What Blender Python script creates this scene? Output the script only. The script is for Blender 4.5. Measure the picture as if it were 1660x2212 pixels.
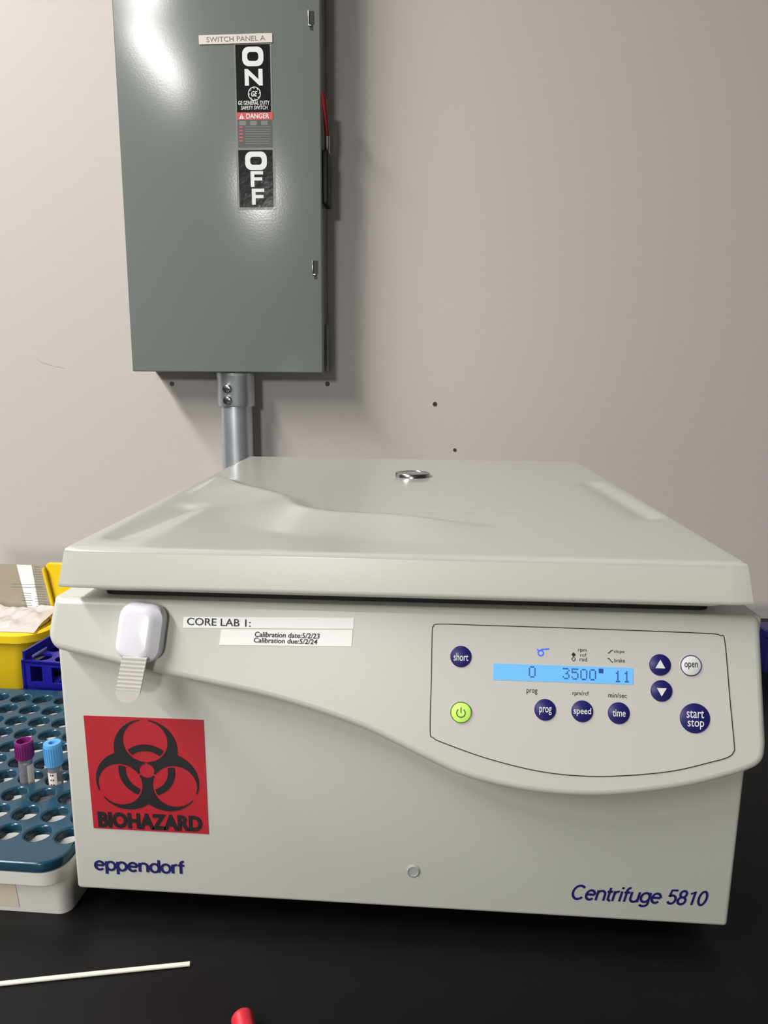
import bpy, bmesh, math, random
from mathutils import Vector, Matrix
random.seed(7)
for o in list(bpy.data.objects): bpy.data.objects.remove(o, do_unlink=True)
scene = bpy.context.scene
COL = scene.collection
PI = math.pi

# ------------------------------------------------------------------ camera
cam_d = bpy.data.cameras.new('camera'); cam = bpy.data.objects.new('camera', cam_d); COL.objects.link(cam)
cam_d.sensor_fit = 'VERTICAL'; cam_d.sensor_height = 36.0; cam_d.lens = 24.935
cam_d.clip_start = 0.02; cam_d.clip_end = 60
def cam_axes(yaw, pitch, roll):
    r = Vector((math.cos(yaw), math.sin(yaw), 0)); f = Vector((-math.sin(yaw), math.cos(yaw), 0)); u = Vector((0, 0, 1))
    f2 = f*math.cos(pitch) - u*math.sin(pitch); u2 = u*math.cos(pitch) + f*math.sin(pitch)
    return r*math.cos(roll) + u2*math.sin(roll), u2*math.cos(roll) - r*math.sin(roll), f2
cr, cu, cf = cam_axes(0.05796, 0.188, 0.00905)
cam.matrix_world = Matrix(((cr.x, cu.x, -cf.x, 0.01896), (cr.y, cu.y, -cf.y, -0.52243), (cr.z, cu.z, -cf.z, 0.44451), (0, 0, 0, 1)))
scene.camera = cam

# ------------------------------------------------------------------ world, lamps, exposure
world = bpy.data.worlds.new('room_ambient'); scene.world = world; world.use_nodes = True
wb = world.node_tree.nodes['Background']; wb.inputs['Color'].default_value = (0.93, 0.97, 1.0, 1); wb.inputs['Strength'].default_value = 0.05
def area_lamp(name, loc, sx, sy, power, col=(1, 0.98, 0.95), rot=(0, 0, 0)):
    d = bpy.data.lights.new(name, 'AREA'); d.shape = 'RECTANGLE'; d.size = sx; d.size_y = sy; d.energy = power; d.color = col
    o = bpy.data.objects.new(name, d); o.location = loc; o.rotation_euler = rot; COL.objects.link(o); return o
# one row of ceiling fixtures running towards the wall, left of the bench
area_lamp('ceiling_lamp', (-1.93, -0.95, 2.6), 0.36, 1.9, 122)
area_lamp('ceiling_lamp', (-2.42, -3.05, 2.6), 0.36, 1.7, 100)
area_lamp('ceiling_lamp', (-1.95, -13.2, 2.6), 1.2, 5.6, 1900)
scene.view_settings.view_transform = 'Standard'; scene.view_settings.look = 'None'
scene.view_settings.exposure = 0.24; scene.view_settings.gamma = 1.0; scene.view_settings.use_curve_mapping = False
scene.cycles.max_bounces = 8
scene.cycles.use_denoising = True

# ------------------------------------------------------------------ materials
def srgb(r, g, b):
    def c(v):
        v /= 255.0
        return v/12.92 if v <= 0.04045 else ((v + 0.055)/1.055)**2.4
    return (c(r), c(g), c(b), 1)
def mat(name, col, rough=0.5, metal=0.0, bump=None, spec=0.5, trans=0.0, emit=None, estr=0.0, var=0.0, vscale=6.0, coat=0.0, rvar=0.0, alpha=1.0):
    m = bpy.data.materials.new(name); m.use_nodes = True
    nt = m.node_tree; b = nt.nodes['Principled BSDF']
    b.inputs['Base Color'].default_value = col; b.inputs['Roughness'].default_value = rough; b.inputs['Metallic'].default_value = metal
    b.inputs['Specular IOR Level'].default_value = spec; b.inputs['Transmission Weight'].default_value = trans; b.inputs['Coat Weight'].default_value = coat
    b.inputs['Alpha'].default_value = alpha
    tc = nt.nodes.new('ShaderNodeTexCoord')
    if emit: b.inputs['Emission Color'].default_value = emit; b.inputs['Emission Strength'].default_value = estr
    if var > 0 or rvar > 0:
        n = nt.nodes.new('ShaderNodeTexNoise'); n.inputs['Scale'].default_value = vscale; n.inputs['Detail'].default_value = 4
        nt.links.new(tc.outputs['Object'], n.inputs['Vector'])
        if var > 0:
            mx = nt.nodes.new('ShaderNodeMixRGB'); mx.inputs['Color1'].default_value = tuple(c*(1 - var) for c in col[:3]) + (1,)
            mx.inputs['Color2'].default_value = tuple(min(1, c*(1 + var)) for c in col[:3]) + (1,)
            nt.links.new(n.outputs['Fac'], mx.inputs['Fac']); nt.links.new(mx.outputs['Color'], b.inputs['Base Color'])
        if rvar > 0:
            mr = nt.nodes.new('ShaderNodeMapRange'); mr.inputs['To Min'].default_value = rough - rvar; mr.inputs['To Max'].default_value = rough + rvar
            nt.links.new(n.outputs['Fac'], mr.inputs['Value']); nt.links.new(mr.outputs['Result'], b.inputs['Roughness'])
    if bump:
        sc, st, dist = bump
        n2 = nt.nodes.new('ShaderNodeTexNoise'); n2.inputs['Scale'].default_value = sc; n2.inputs['Detail'].default_value = 2
        bp = nt.nodes.new('ShaderNodeBump'); bp.inputs['Strength'].default_value = st; bp.inputs['Distance'].default_value = dist
        nt.links.new(tc.outputs['Object'], n2.inputs['Vector']); nt.links.new(n2.outputs['Fac'], bp.inputs['Height']); nt.links.new(bp.outputs['Normal'], b.inputs['Normal'])
    return m
M = {}
M['wall'] = mat('painted_wall', srgb(199, 191, 187), 0.55, bump=(90, 0.12, 0.002), var=0.012, vscale=3)
M['floor'] = mat('floor_vinyl', srgb(150, 146, 140), 0.4, var=0.1, vscale=12)
M['worktop'] = mat('black_epoxy_worktop', srgb(14, 13, 13), 0.42, bump=(220, 0.05, 0.001), var=0.15, vscale=30, spec=0.22)
M['cabinet'] = mat('bench_cabinet_paint', srgb(180, 178, 172), 0.4, var=0.02)
M['plastic'] = mat('warm_grey_casing', srgb(201, 201, 192), 0.34, bump=(420, 0.06, 0.0006), var=0.012, vscale=5)
M['lidtop'] = mat('warm_grey_lid', srgb(192, 191, 184), 0.17, bump=(420, 0.03, 0.0005), var=0.012, vscale=5)
M['membrane'] = mat('keypad_membrane', srgb(205, 201, 195), 0.42, var=0.01, vscale=20)
M['ink'] = mat('black_ink', srgb(28, 27, 30), 0.5, var=0.1, vscale=80)
M['grey_ink'] = mat('grey_ink', srgb(120, 120, 118), 0.5, var=0.15, vscale=300)
M['blue_ink'] = mat('dark_blue_ink', srgb(28, 26, 98), 0.45, var=0.08, vscale=60)
M['navy'] = mat('navy_key', srgb(28, 27, 100), 0.38, var=0.05, vscale=60)
M['white_ink'] = mat('white_print', srgb(232, 232, 230), 0.45, var=0.02, vscale=60)
M['green_key'] = mat('lit_green_key', srgb(196, 236, 112), 0.4, emit=srgb(190, 240, 90), estr=0.22, var=0.02, vscale=60)
M['lcd'] = mat('backlit_display', srgb(70, 120, 170), 0.3, emit=srgb(112, 190, 255), estr=0.62, var=0.02, vscale=60)
M['lcd_ink'] = mat('display_segment', srgb(30, 62, 120), 0.4, emit=srgb(40, 90, 160), estr=0.28, var=0.02, vscale=60)
M['led'] = mat('lit_blue_symbol', srgb(40, 80, 210), 0.4, emit=srgb(60, 110, 255), estr=0.45, var=0.02, vscale=60)
M['rubber'] = mat('black_rubber', srgb(10, 10, 10), 0.6, bump=(200, 0.1, 0.001))
M['gasket'] = mat('grey_seal', srgb(88, 90, 86), 0.5, var=0.08, vscale=20)
M['latch'] = mat('white_latch_plastic', srgb(232, 230, 238), 0.22, var=0.01, vscale=20, coat=0.3)
M['strap'] = mat('clear_strap_plastic', srgb(226, 222, 214), 0.25, trans=0.12, var=0.02, vscale=40)
M['tape'] = mat('white_label_tape', srgb(246, 246, 243), 0.4, var=0.01, vscale=60)
M['red'] = mat('red_sticker', srgb(186, 34, 48), 0.38, bump=(60, 0.05, 0.001), var=0.06, vscale=25)
M['chrome'] = mat('brushed_metal', srgb(170, 170, 168), 0.22, metal=1.0, rvar=0.06, vscale=30)
M['zinc'] = mat('galvanised_steel', srgb(205, 212, 218), 0.36, metal=0.8, rvar=0.07, vscale=25, var=0.08)
M['enclosure'] = mat('grey_enamel', srgb(120, 126, 122), 0.17, bump=(330, 0.06, 0.0008), var=0.015, vscale=4, rvar=0.02)
M['decal'] = mat('black_vinyl_decal', srgb(26, 27, 28), 0.15, bump=(70, 0.24, 0.0012), var=0.1, vscale=40)
M['decal_red'] = mat('red_vinyl_decal', srgb(205, 70, 68), 0.3, var=0.05, vscale=60)
M['decal_grey'] = mat('dark_grey_decal', srgb(70, 72, 72), 0.3, var=0.15, vscale=200)
M['decal_clear'] = mat('clear_vinyl_edge', srgb(140, 143, 138), 0.15, bump=(120, 0.2, 0.001), var=0.05, vscale=40)
M['beige_tape'] = mat('beige_label_tape', srgb(226, 214, 202), 0.45, var=0.02, vscale=40)
M['handle_red'] = mat('red_handle_paint', srgb(120, 22, 30), 0.4, var=0.05, vscale=40)
M['black'] = mat('black_moulded_plastic', srgb(10, 10, 10), 0.5, bump=(150, 0.05, 0.001))
M['teal'] = mat('teal_plate_plastic', srgb(26, 66, 86), 0.22, bump=(60, 0.12, 0.001), var=0.06, vscale=30)
M['insert'] = mat('white_insert_plastic', srgb(225, 225, 222), 0.3, var=0.02, vscale=30)
M['tub'] = mat('white_tub_plastic', srgb(222, 218, 210), 0.4, var=0.02, vscale=20, bump=(60, 0.05, 0.001))
M['tub_tape'] = mat('yellowed_tape', srgb(214, 204, 182), 0.45, var=0.05, vscale=60)
M['yellow'] = mat('yellow_bin_plastic', srgb(240, 204, 28), 0.32, var=0.04, vscale=12)
M['clear'] = mat('smoked_clear_plastic', srgb(205, 196, 172), 0.14, trans=0.55, var=0.02, vscale=20)
M['bag'] = mat('clear_bag_film', srgb(232, 222, 218), 0.18, trans=0.25, bump=(26, 0.5, 0.01), var=0.03, vscale=30)
M['blue'] = mat('blue_rack_plastic', srgb(26, 24, 140), 0.3, var=0.08, vscale=30)
M['blue_bin'] = mat('blue_bin_plastic', srgb(26, 25, 88), 0.35, var=0.06, vscale=20)
M['purple_cap'] = mat('purple_cap', srgb(122, 28, 106), 0.38, var=0.05, vscale=60)
M['blue_cap'] = mat('light_blue_cap', srgb(92, 168, 226), 0.4, var=0.04, vscale=60)
M['red_cap'] = mat('red_cap', srgb(214, 40, 58), 0.42, var=0.06, vscale=80)
M['glass'] = mat('tube_glass', srgb(225, 220, 226), 0.06, trans=0.85, spec=0.5, rvar=0.01, vscale=10)
M['paper'] = mat('tube_label_paper', srgb(226, 220, 208), 0.5, var=0.03, vscale=100)
M['stick'] = mat('pale_wood_stick', srgb(238, 232, 216), 0.5, var=0.04, vscale=60)
M['hole'] = mat('dark_hole', srgb(70, 68, 64), 0.7, var=0.1, vscale=200)

# ------------------------------------------------------------------ mesh helpers
class MB:
    def __init__(s): s.v = []; s.f = []; s.m = []; s.s = []
    def add(s, verts, faces, m=0, smooth=False, fn=None):
        o = len(s.v)
        for p in verts: s.v.append(tuple(fn(*p)) if fn else tuple(p))
        for f in faces: s.f.append(tuple(i + o for i in f)); s.m.append(m); s.s.append(smooth)
        return s
    def build(s, name, mats, parent=None, angle=40):
        me = bpy.data.meshes.new(name); me.from_pydata(s.v, [], s.f); me.update()
        if not isinstance(mats, (list, tuple)): mats = [mats]
        for m in mats: me.materials.append(m)
        for p, mi, sm in zip(me.polygons, s.m, s.s): p.material_index = mi; p.use_smooth = sm
        bm = bmesh.new(); bm.from_mesh(me); bmesh.ops.recalc_face_normals(bm, faces=bm.faces); bm.to_mesh(me); bm.free()
        if any(s.s): me.set_sharp_from_angle(angle=math.radians(angle))
        o = bpy.data.objects.new(name, me); COL.objects.link(o)
        if parent: o.parent = parent
        return o
def bm_out(bm):
    bm.verts.index_update()
    return [tuple(v.co) for v in bm.verts], [tuple(v.index for v in f.verts) for f in bm.faces]
def box(mb, x0, x1, y0, y1, z0, z1, bev=0.0, m=0, seg=3, fn=None, smooth=None):
    bm = bmesh.new(); bmesh.ops.create_cube(bm, size=1)
    for v in bm.verts: v.co = Vector(((x0 + x1)/2 + v.co.x*(x1 - x0), (y0 + y1)/2 + v.co.y*(y1 - y0), (z0 + z1)/2 + v.co.z*(z1 - z0)))
    if bev > 0: bmesh.ops.bevel(bm, geom=list(bm.edges), offset=bev, segments=seg, profile=0.5, affect='EDGES')
    vs, fs = bm_out(bm); bm.free(); mb.add(vs, fs, m, bev > 0 if smooth is None else smooth, fn); return mb
def lathe(mb, prof, seg=32, m=0, fn=None, cap=True, smooth=True):
    # prof: [(r, z)], axis z
    vs = []; fs = []; n = len(prof)
    for r, z in prof:
        for k in range(seg): a = 2*PI*k/seg; vs.append((r*math.cos(a), r*math.sin(a), z))
    for i in range(n - 1):
        for k in range(seg): fs.append((i*seg + k, i*seg + (k+1) % seg, (i+1)*seg + (k+1) % seg, (i+1)*seg + k))
    if cap: fs.append(tuple(range(seg))[::-1]); fs.append(tuple((n-1)*seg + k for k in range(seg)))
    mb.add(vs, fs, m, smooth, fn); return mb
def tube(mb, pts, r, seg=10, m=0, fn=None):
    pts = [Vector(p) for p in pts]; vs = []; fs = []; n = len(pts)
    for i, p in enumerate(pts):
        t = (pts[min(i+1, n-1)] - pts[max(i-1, 0)]).normalized(); a = t.orthogonal().normalized(); b = t.cross(a)
        if i == 0: pa = a
        else: a = (pa - t*pa.dot(t)).normalized(); b = t.cross(a); pa = a
        for k in range(seg): q = p + r*(a*math.cos(2*PI*k/seg) + b*math.sin(2*PI*k/seg)); vs.append(tuple(q))
    for i in range(n - 1):
        for k in range(seg): fs.append((i*seg + k, i*seg + (k+1) % seg, (i+1)*seg + (k+1) % seg, (i+1)*seg + k))
    fs.append(tuple(range(seg))[::-1]); fs.append(tuple((n-1)*seg + k for k in range(seg)))
    mb.add(vs, fs, m, True, fn); return mb
def rrect(x0, x1, y0, y1, r, n=6):
    pts = []
    for cx, cy, a0 in ((x1-r, y1-r, 0), (x0+r, y1-r, PI/2), (x0+r, y0+r, PI), (x1-r, y0+r, 1.5*PI)):
        for k in range(n + 1): a = a0 + PI/2*k/n; pts.append((cx + r*math.cos(a), cy + r*math.sin(a)))
    return pts
def loft(mb, rings, m=0, cap0=True, cap1=True, fn=None, smooth=True):
    # rings: [(x0,x1,y0,y1,r,z)]
    vs = []; fs = []
    L = 0
    for x0, x1, y0, y1, r, z in rings:
        ps = rrect(x0, x1, y0, y1, r); L = len(ps); vs += [(a, b, z) for a, b in ps]
    for i in range(len(rings) - 1):
        for k in range(L): fs.append((i*L + k, i*L + (k+1) % L, (i+1)*L + (k+1) % L, (i+1)*L + k))
    if cap0: fs.append(tuple(range(L))[::-1])
    if cap1: fs.append(tuple((len(rings)-1)*L + k for k in range(L)))
    mb.add(vs, fs, m, smooth, fn); return mb
def temp_mesh(data):
    o = bpy.data.objects.new('temporary', data); COL.objects.link(o)
    me = bpy.data.meshes.new_from_object(o)
    vs = [tuple(v.co) for v in me.vertices]; fs = [tuple(p.vertices) for p in me.polygons]
    bpy.data.objects.remove(o); bpy.data.meshes.remove(me); return vs, fs
def shape(mb, loops, extrude=0.0, bevel=0.0, m=0, fn=None, res=3, smooth=True, zoff=0.0):
    # flat shape with holes (loops of 2D points), front face at +z = zoff
    cu = bpy.data.curves.new('outline', 'CURVE'); cu.dimensions = '2D'; cu.fill_mode = 'BOTH' if (extrude or bevel) else 'FRONT'
    cu.extrude = extrude; cu.bevel_depth = bevel; cu.bevel_resolution = res; cu.offset = -bevel
    for lp in loops:
        sp = cu.splines.new('POLY'); sp.points.add(len(lp) - 1); sp.use_cyclic_u = True
        for p, (a, b) in zip(sp.points, lp): p.co = (a, b, 0, 1)
    vs, fs = temp_mesh(cu); bpy.data.curves.remove(cu)
    top = extrude + bevel
    vs = [(x, y, z - top + zoff) for x, y, z in vs]
    # weld duplicates between fill and side walls
    mb.add(vs, fs, m, smooth and bevel > 0, fn); return mb
def catmull(pts, n=6, closed=True):
    out = []; L = len(pts)
    for i in range(L if closed else L - 1):
        if closed: p0, p1, p2, p3 = pts[i-1], pts[i], pts[(i+1) % L], pts[(i+2) % L]
        else: p0, p1, p2, p3 = pts[max(i-1, 0)], pts[i], pts[i+1], pts[min(i+2, L-1)]
        for k in range(n):
            t = k/n
            out.append(tuple(0.5*(2*b + (c - a)*t + (2*a - 5*b + 4*c - d)*t*t + (3*b - a - 3*c + d)*t**3) for a, b, c, d in zip(p0, p1, p2, p3)))
    if not closed: out.append(tuple(pts[-1]))
    return out
def ribbon(mb, pts, w, z, m=0, fn=None, closed=True):
    n = len(pts); vs = []; fs = []
    for i, p in enumerate(pts):
        a = pts[i-1] if (closed or i > 0) else p; b = pts[(i+1) % n] if (closed or i < n-1) else p
        d = Vector((b[0]-a[0], b[1]-a[1])); d.normalize(); nx, ny = -d.y, d.x
        vs += [(p[0] + nx*w/2, p[1] + ny*w/2, z), (p[0] - nx*w/2, p[1] - ny*w/2, z)]
    for i in range(n if closed else n - 1): j = (i+1) % n; fs.append((2*i, 2*j, 2*j+1, 2*i+1))
    mb.add(vs, fs, m, False, fn); return mb
def text(mb, s, bx, z, m=0, fn=None, bold=0.0, shear=0.0):
    # lettering fitted into the rectangle bx = (a0, b0, a1, b1)
    cu = bpy.data.curves.new('lettering', 'FONT'); cu.body = s; cu.size = 1; cu.offset = bold; cu.shear = shear; cu.resolution_u = 4; cu.fill_mode = 'FRONT'
    cu.align_x = 'LEFT'; cu.space_line = 0.9
    vs, fs = temp_mesh(cu); bpy.data.curves.remove(cu)
    xs = [v[0] for v in vs]; ys = [v[1] for v in vs]
    ax, ay = (bx[2]-bx[0])/(max(xs)-min(xs)), (bx[3]-bx[1])/(max(ys)-min(ys))
    mb.add([(bx[0] + (x-min(xs))*ax, bx[1] + (y-min(ys))*ay, z) for x, y, _ in vs], fs, m, False, fn); return mb
def arc(cx, cy, rx, ry, a0, a1, n=16):
    return [(cx + rx*math.cos(math.radians(a0 + (a1-a0)*k/n)), cy + ry*math.sin(math.radians(a0 + (a1-a0)*k/n))) for k in range(n + 1)]
GLYPH = {   # grotesque letters as pen strokes: (advance, strokes)
    'o': (0.66, [arc(.33, .35, .26, .32, 0, 360, 28)]), '0': (0.62, [arc(.30, .49, .23, .46, 0, 360, 28)]),
    'e': (0.66, [[(.07, .37), (.59, .37)], arc(.33, .35, .26, .32, 4, 318, 24)]),
    'n': (0.66, [[(.09, 0), (.09, .70)], arc(.325, .42, .235, .25, 180, 0) + [(.56, 0)]]),
    'u': (0.66, [[(.57, .70), (.57, 0)], [(.09, .70)] + arc(.325, .27, .235, .24, 180, 360)]),
    'r': (0.42, [[(.09, 0), (.09, .70)], arc(.31, .42, .22, .25, 180, 75)]),
    'p': (0.68, [[(.09, -.28), (.09, .70)], arc(.35, .35, .26, .32, 0, 360, 28)]),
    'd': (0.68, [[(.59, 0), (.59, .98)], arc(.33, .35, .26, .32, 0, 360, 28)]),
    'g': (0.68, [[(.59, .70), (.59, -.05)] + arc(.33, -.05, .26, .19, 0, -150), arc(.33, .36, .26, .31, 0, 360, 28)]),
    'f': (0.38, [[(.15, 0)] + arc(.33, .78, .18, .17, 180, 85), [(0.0, .64), (.36, .64)]]),
    't': (0.38, [[(.15, .90)] + arc(.31, .16, .16, .13, 180, 280), [(0.0, .64), (.34, .64)]]),
    'i': (0.25, [[(.10, 0), (.10, .70)], [(.10, .86), (.10, .99)]]),
    'C': (0.86, [arc(.44, .49, .37, .46, 42, 318, 28)]),
    '5': (0.62, [[(.52, .94), (.16, .94), (.11, .50)] + arc(.29, .31, .24, .28, 128, -150, 22)]),
    '8': (0.62, [arc(.30, .71, .19, .22, 0, 360, 24), arc(.30, .26, .23, .24, 0, 360, 24)]),
    '1': (0.62, [[(.12, .74), (.36, .93), (.36, 0)]]), ' ': (0.34, [])}
def pen_text(mb, s, bx, z, w, m=0, fn=None, shear=0.0):
    raw = MB(); x = 0
    for ch in s:
        adv, st = GLYPH[ch]
        for k, q in enumerate(st): ribbon(raw, [(px + x, py) for px, py in q], w, k*0.00006, closed=False)
        x += adv
    vs = [(a + shear*c, c, h) for a, c, h in raw.v]
    xs = [v[0] for v in vs]; ys = [v[1] for v in vs]
    ax, ay = (bx[2]-bx[0])/(max(xs)-min(xs)), (bx[3]-bx[1])/(max(ys)-min(ys))
    mb.add([(bx[0] + (a-min(xs))*ax, bx[1] + (c-min(ys))*ay, z + h) for a, c, h in vs], raw.f, m, False, fn); return mb
def rect(mb, a0, b0, a1, b1, z, m=0, fn=None):
    mb.add([(a0, b0, z), (a1, b0, z), (a1, b1, z), (a0, b1, z)], [(0, 1, 2, 3)], m, False, fn); return mb
def disc_pts(cx, cy, r, n=40): return [(cx + r*math.cos(2*PI*k/n), cy + r*math.sin(2*PI*k/n)) for k in range(n)]
def marching(mb, f, x0, x1, y0, y1, nx, ny, z, m=0, fn=None):
    # fills f < 0 with marching squares
    g = [[f(x0 + (x1-x0)*i/nx, y0 + (y1-y0)*j/ny) for j in range(ny+1)] for i in range(nx+1)]
    vs = []; fs = []
    P = lambda i, j: (x0 + (x1-x0)*i/nx, y0 + (y1-y0)*j/ny)
    for i in range(nx):
        for j in range(ny):
            c = [(i, j), (i+1, j), (i+1, j+1), (i, j+1)]; val = [g[a][b] for a, b in c]
            if all(v >= 0 for v in val): continue
            poly = []
            for k in range(4):
                a, b = c[k], c[(k+1) % 4]; va, vb = val[k], val[(k+1) % 4]
                if va < 0: poly.append(P(*a))
                if (va < 0) != (vb < 0):
                    t = va/(va - vb); pa, pb = P(*a), P(*b); poly.append((pa[0] + (pb[0]-pa[0])*t, pa[1] + (pb[1]-pa[1])*t))
            if len(poly) >= 3: o = len(vs); vs += [(a, b, z) for a, b in poly]; fs.append(tuple(range(o, o + len(poly))))
    mb.add(vs, fs, m, False, fn); return mb
def plane_fn(origin, ux, uy):
    o = Vector(origin); ux = Vector(ux).normalized(); uy = Vector(uy).normalized(); n = ux.cross(uy)
    return lambda a, b, w: o + ux*a + uy*b + n*w
def tag(o, label=None, cat=None, group=None, kind=None):
    if label: o['label'] = label
    if cat: o['category'] = cat
    if group: o['group'] = group
    if kind: o['kind'] = kind
    return o
def thing(name, label, cat, loc=(0, 0, 0), group=None):
    o = bpy.data.objects.new(name, None); o.empty_display_size = 0.05; o.location = loc; COL.objects.link(o); return tag(o, label, cat, group)
def off(loc): return lambda x, y, z: (x - loc[0], y - loc[1], z - loc[2])
def chain(f, loc): return lambda a, b, w: f(a, b, w) - Vector(loc)

# ------------------------------------------------------------------ room
WY = 0.81
b = MB(); box(b, -2.6, 2.6, WY, WY + 0.1, -0.9, 2.7)
wall = tag(b.build('wall_back', M['wall']), kind='structure')
b = MB(); ribbon(b, catmull([(-0.721, 0.4745), (-0.7165, 0.4695), (-0.709, 0.466), (-0.69, 0.4605), (-0.668, 0.456)], 4, False), 0.0011, 0, 0, lambda a, c, w: (a, WY - 0.0004 - w, c), False)
b.build('scuff_mark', mat('scuff_grey', srgb(186, 180, 174), 0.6, var=0.05, vscale=200), wall)
b = MB(); box(b, -2.6, 2.6, -3.2, WY, -1.0, -0.9); tag(b.build('floor', M['floor']), kind='structure')

# ------------------------------------------------------------------ bench
t = thing('lab_bench', 'black laboratory bench worktop running along the white wall', 'bench', (0, 0.32, -0.9))
b = MB(); box(b, -1.9, 1.9, -0.2, WY - 0.0005, -0.03, 0.0, 0.004, fn=off((0, 0.32, -0.9))); b.build('worktop', M['worktop'], t)
b = MB(); box(b, -1.88, 1.88, -0.16, WY - 0.002, -0.9, -0.03, 0, fn=off((0, 0.32, -0.9))); b.build('base_cabinet', M['cabinet'], t)

# ------------------------------------------------------------------ electrical enclosure on the wall
PX0, PX1, PZ0, PZ1 = -0.497, -0.161, 0.4505, 1.40
PF = 0.716
EL = (-0.329, WY, PZ0)
t = thing('safety_switch', 'tall grey electrical switch enclosure with ON OFF decal mounted on the wall', 'switch box', EL)
b = MB(); box(b, PX0 + 0.003, PX1 - 0.003, 0.733, WY - 0.0004, PZ0 + 0.002, PZ1 - 0.002, 0.002, fn=off(EL)); b.build('enclosure_body', M['enclosure'], t)
b = MB(); box(b, PX0, PX1, PF, 0.738, PZ0, PZ1, 0.0022, fn=off(EL)); b.build('front_cover', M['enclosure'], t)
pp = chain(plane_fn((0, PF, 0), (1, 0, 0), (0, 0, 1)), EL)
# decal
b = MB()
shape(b, [rrect(-0.3005, -0.2395, 0.812, 0.9665, 0.002, 3)], 0.0002, 0, 4, pp, zoff=0.0004)
shape(b, [rrect(-0.3020, -0.2370, 0.7160, 0.8115, 0.002, 3)], 0.0002, 0, 4, pp, zoff=0.0004)
rect(b, -0.2983, 0.8652, -0.2424, 0.9648, 0.0006, 0, pp)
def rounded_o(bx, w): return [rrect(bx[0], bx[2], bx[1], bx[3], min(bx[2]-bx[0], bx[3]-bx[1])*0.36, 6), rrect(bx[0]+w, bx[2]-w, bx[1]+w*0.95, bx[3]-w*0.95, min(bx[2]-bx[0], bx[3]-bx[1])*0.17, 6)[::-1]]
shape(b, rounded_o((-0.2874, 0.9330, -0.2530, 0.9614), 0.0082), m=1, fn=pp, zoff=0.0009)
text(b, 'N', (-0.2842, 0.9045, -0.2549, 0.9290), 0.0009, 1, pp, bold=0.035)
shape(b, [disc_pts(-0.2690, 0.8925, 0.0105), disc_pts(-0.2690, 0.8925, 0.0093)[::-1]], m=1, fn=pp, zoff=0.0009)
text(b, 'GE', (-0.2742, 0.8885, -0.2640, 0.8965), 0.0009, 1, pp, bold=0.02, shear=0.3)
for k in range(8):
    a = k*PI/4 + 0.2; c0 = (-0.2690 + 0.0072*math.cos(a), 0.8925 + 0.0072*math.sin(a))
    ribbon(b, [(c0[0] + 0.0016*math.cos(a + q), c0[1] + 0.0016*math.sin(a + q)) for q in (-1.8, -1.0, -0.2, 0.6)], 0.0007, 0.0009, 1, pp, False)
text(b, 'GE GENERAL DUTY', (-0.2960, 0.8760, -0.2445, 0.8822), 0.0009, 1, pp, bold=0.012)
text(b, 'SAFETY SWITCH', (-0.2912, 0.8690, -0.2480, 0.8748), 0.0009, 1, pp, bold=0.012)
rect(b, -0.2989, 0.8538, -0.2394, 0.8650, 0.0006, 2, pp)
text(b, 'DANGER', (-0.2832, 0.8555, -0.2455, 0.8632), 0.0009, 1, pp, bold=0.02)
b.add([(-0.2950, 0.8553, 0.0009), (-0.2866, 0.8553, 0.0009), (-0.2908, 0.8634, 0.0009)], [(0, 1, 2)], 1, False, pp)
text(b, '!', (-0.2914, 0.8563, -0.2902, 0.8612), 0.0011, 2, pp, bold=0.02)
rect(b, -0.2981, 0.8126, -0.2408, 0.8537, 0.0006, 3, pp)
for k in range(8):
    z = 0.8425 - k*0.0036
    rect(b, -0.2862 + 0.001*random.random(), z, -0.2430 - 0.004*random.random(), z + 0.0011, 0.0008, 5, pp)
for k in range(3): rect(b, -0.2950 + k*0.018, 0.8455, -0.2840 + k*0.018, 0.8522, 0.0008, 5, pp)
for k in range(5): rect(b, -0.2960, 0.8420 - k*0.0052, -0.2895, 0.8440 - k*0.0052, 0.0008, 2, pp)
rect(b, -0.2982, 0.7200, -0.2412, 0.8082, 0.0006, 0, pp)
shape(b, rounded_o((-0.2869, 0.7775, -0.2508, 0.8058), 0.0084), m=1, fn=pp, zoff=0.0009)
for z0, z1, x0 in ((0.7515, 0.7758, -0.2785), (0.7238, 0.7488, -0.2771)):
    b.add([(x0, z0, 0.0009), (x0 + 0.0062, z0, 0.0009), (x0 + 0.0062, z1, 0.0009), (x0, z1, 0.0009)], [(0, 1, 2, 3)], 1, False, pp)
    rect(b, x0 + 0.0062, z1 - 0.0052, x0 + 0.0209, z1, 0.0009, 1, pp); rect(b, x0 + 0.0062, (z0+z1)/2 - 0.0023, x0 + 0.0195, (z0+z1)/2 + 0.0027, 0.0009, 1, pp)
tag(b.build('on_off_decal', [M['decal'], M['white_ink'], M['decal_red'], M['decal_grey'], M['decal_clear'], M['grey_ink']], t), 'glossy black and white ON OFF decal with red danger band')
b = MB(); ang = 0.012
lp = lambda a, c, w: pp(-0.2975 + a*math.cos(ang) - c*math.sin(ang), 0.9727 + a*math.sin(ang) + c*math.cos(ang), w)
shape(b, [rrect(-0.0595, 0.0595, -0.0063, 0.0070, 0.0006, 2)], 0.0003, 0, 0, lp, zoff=0.0013)
text(b, 'SWITCH PANEL A', (-0.0470, -0.0033, 0.0480, 0.0040), 0.0016, 1, lp)
tag(b.build('name_label', [M['beige_tape'], M['grey_ink']], t), 'beige label strip reading SWITCH PANEL A')
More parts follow.
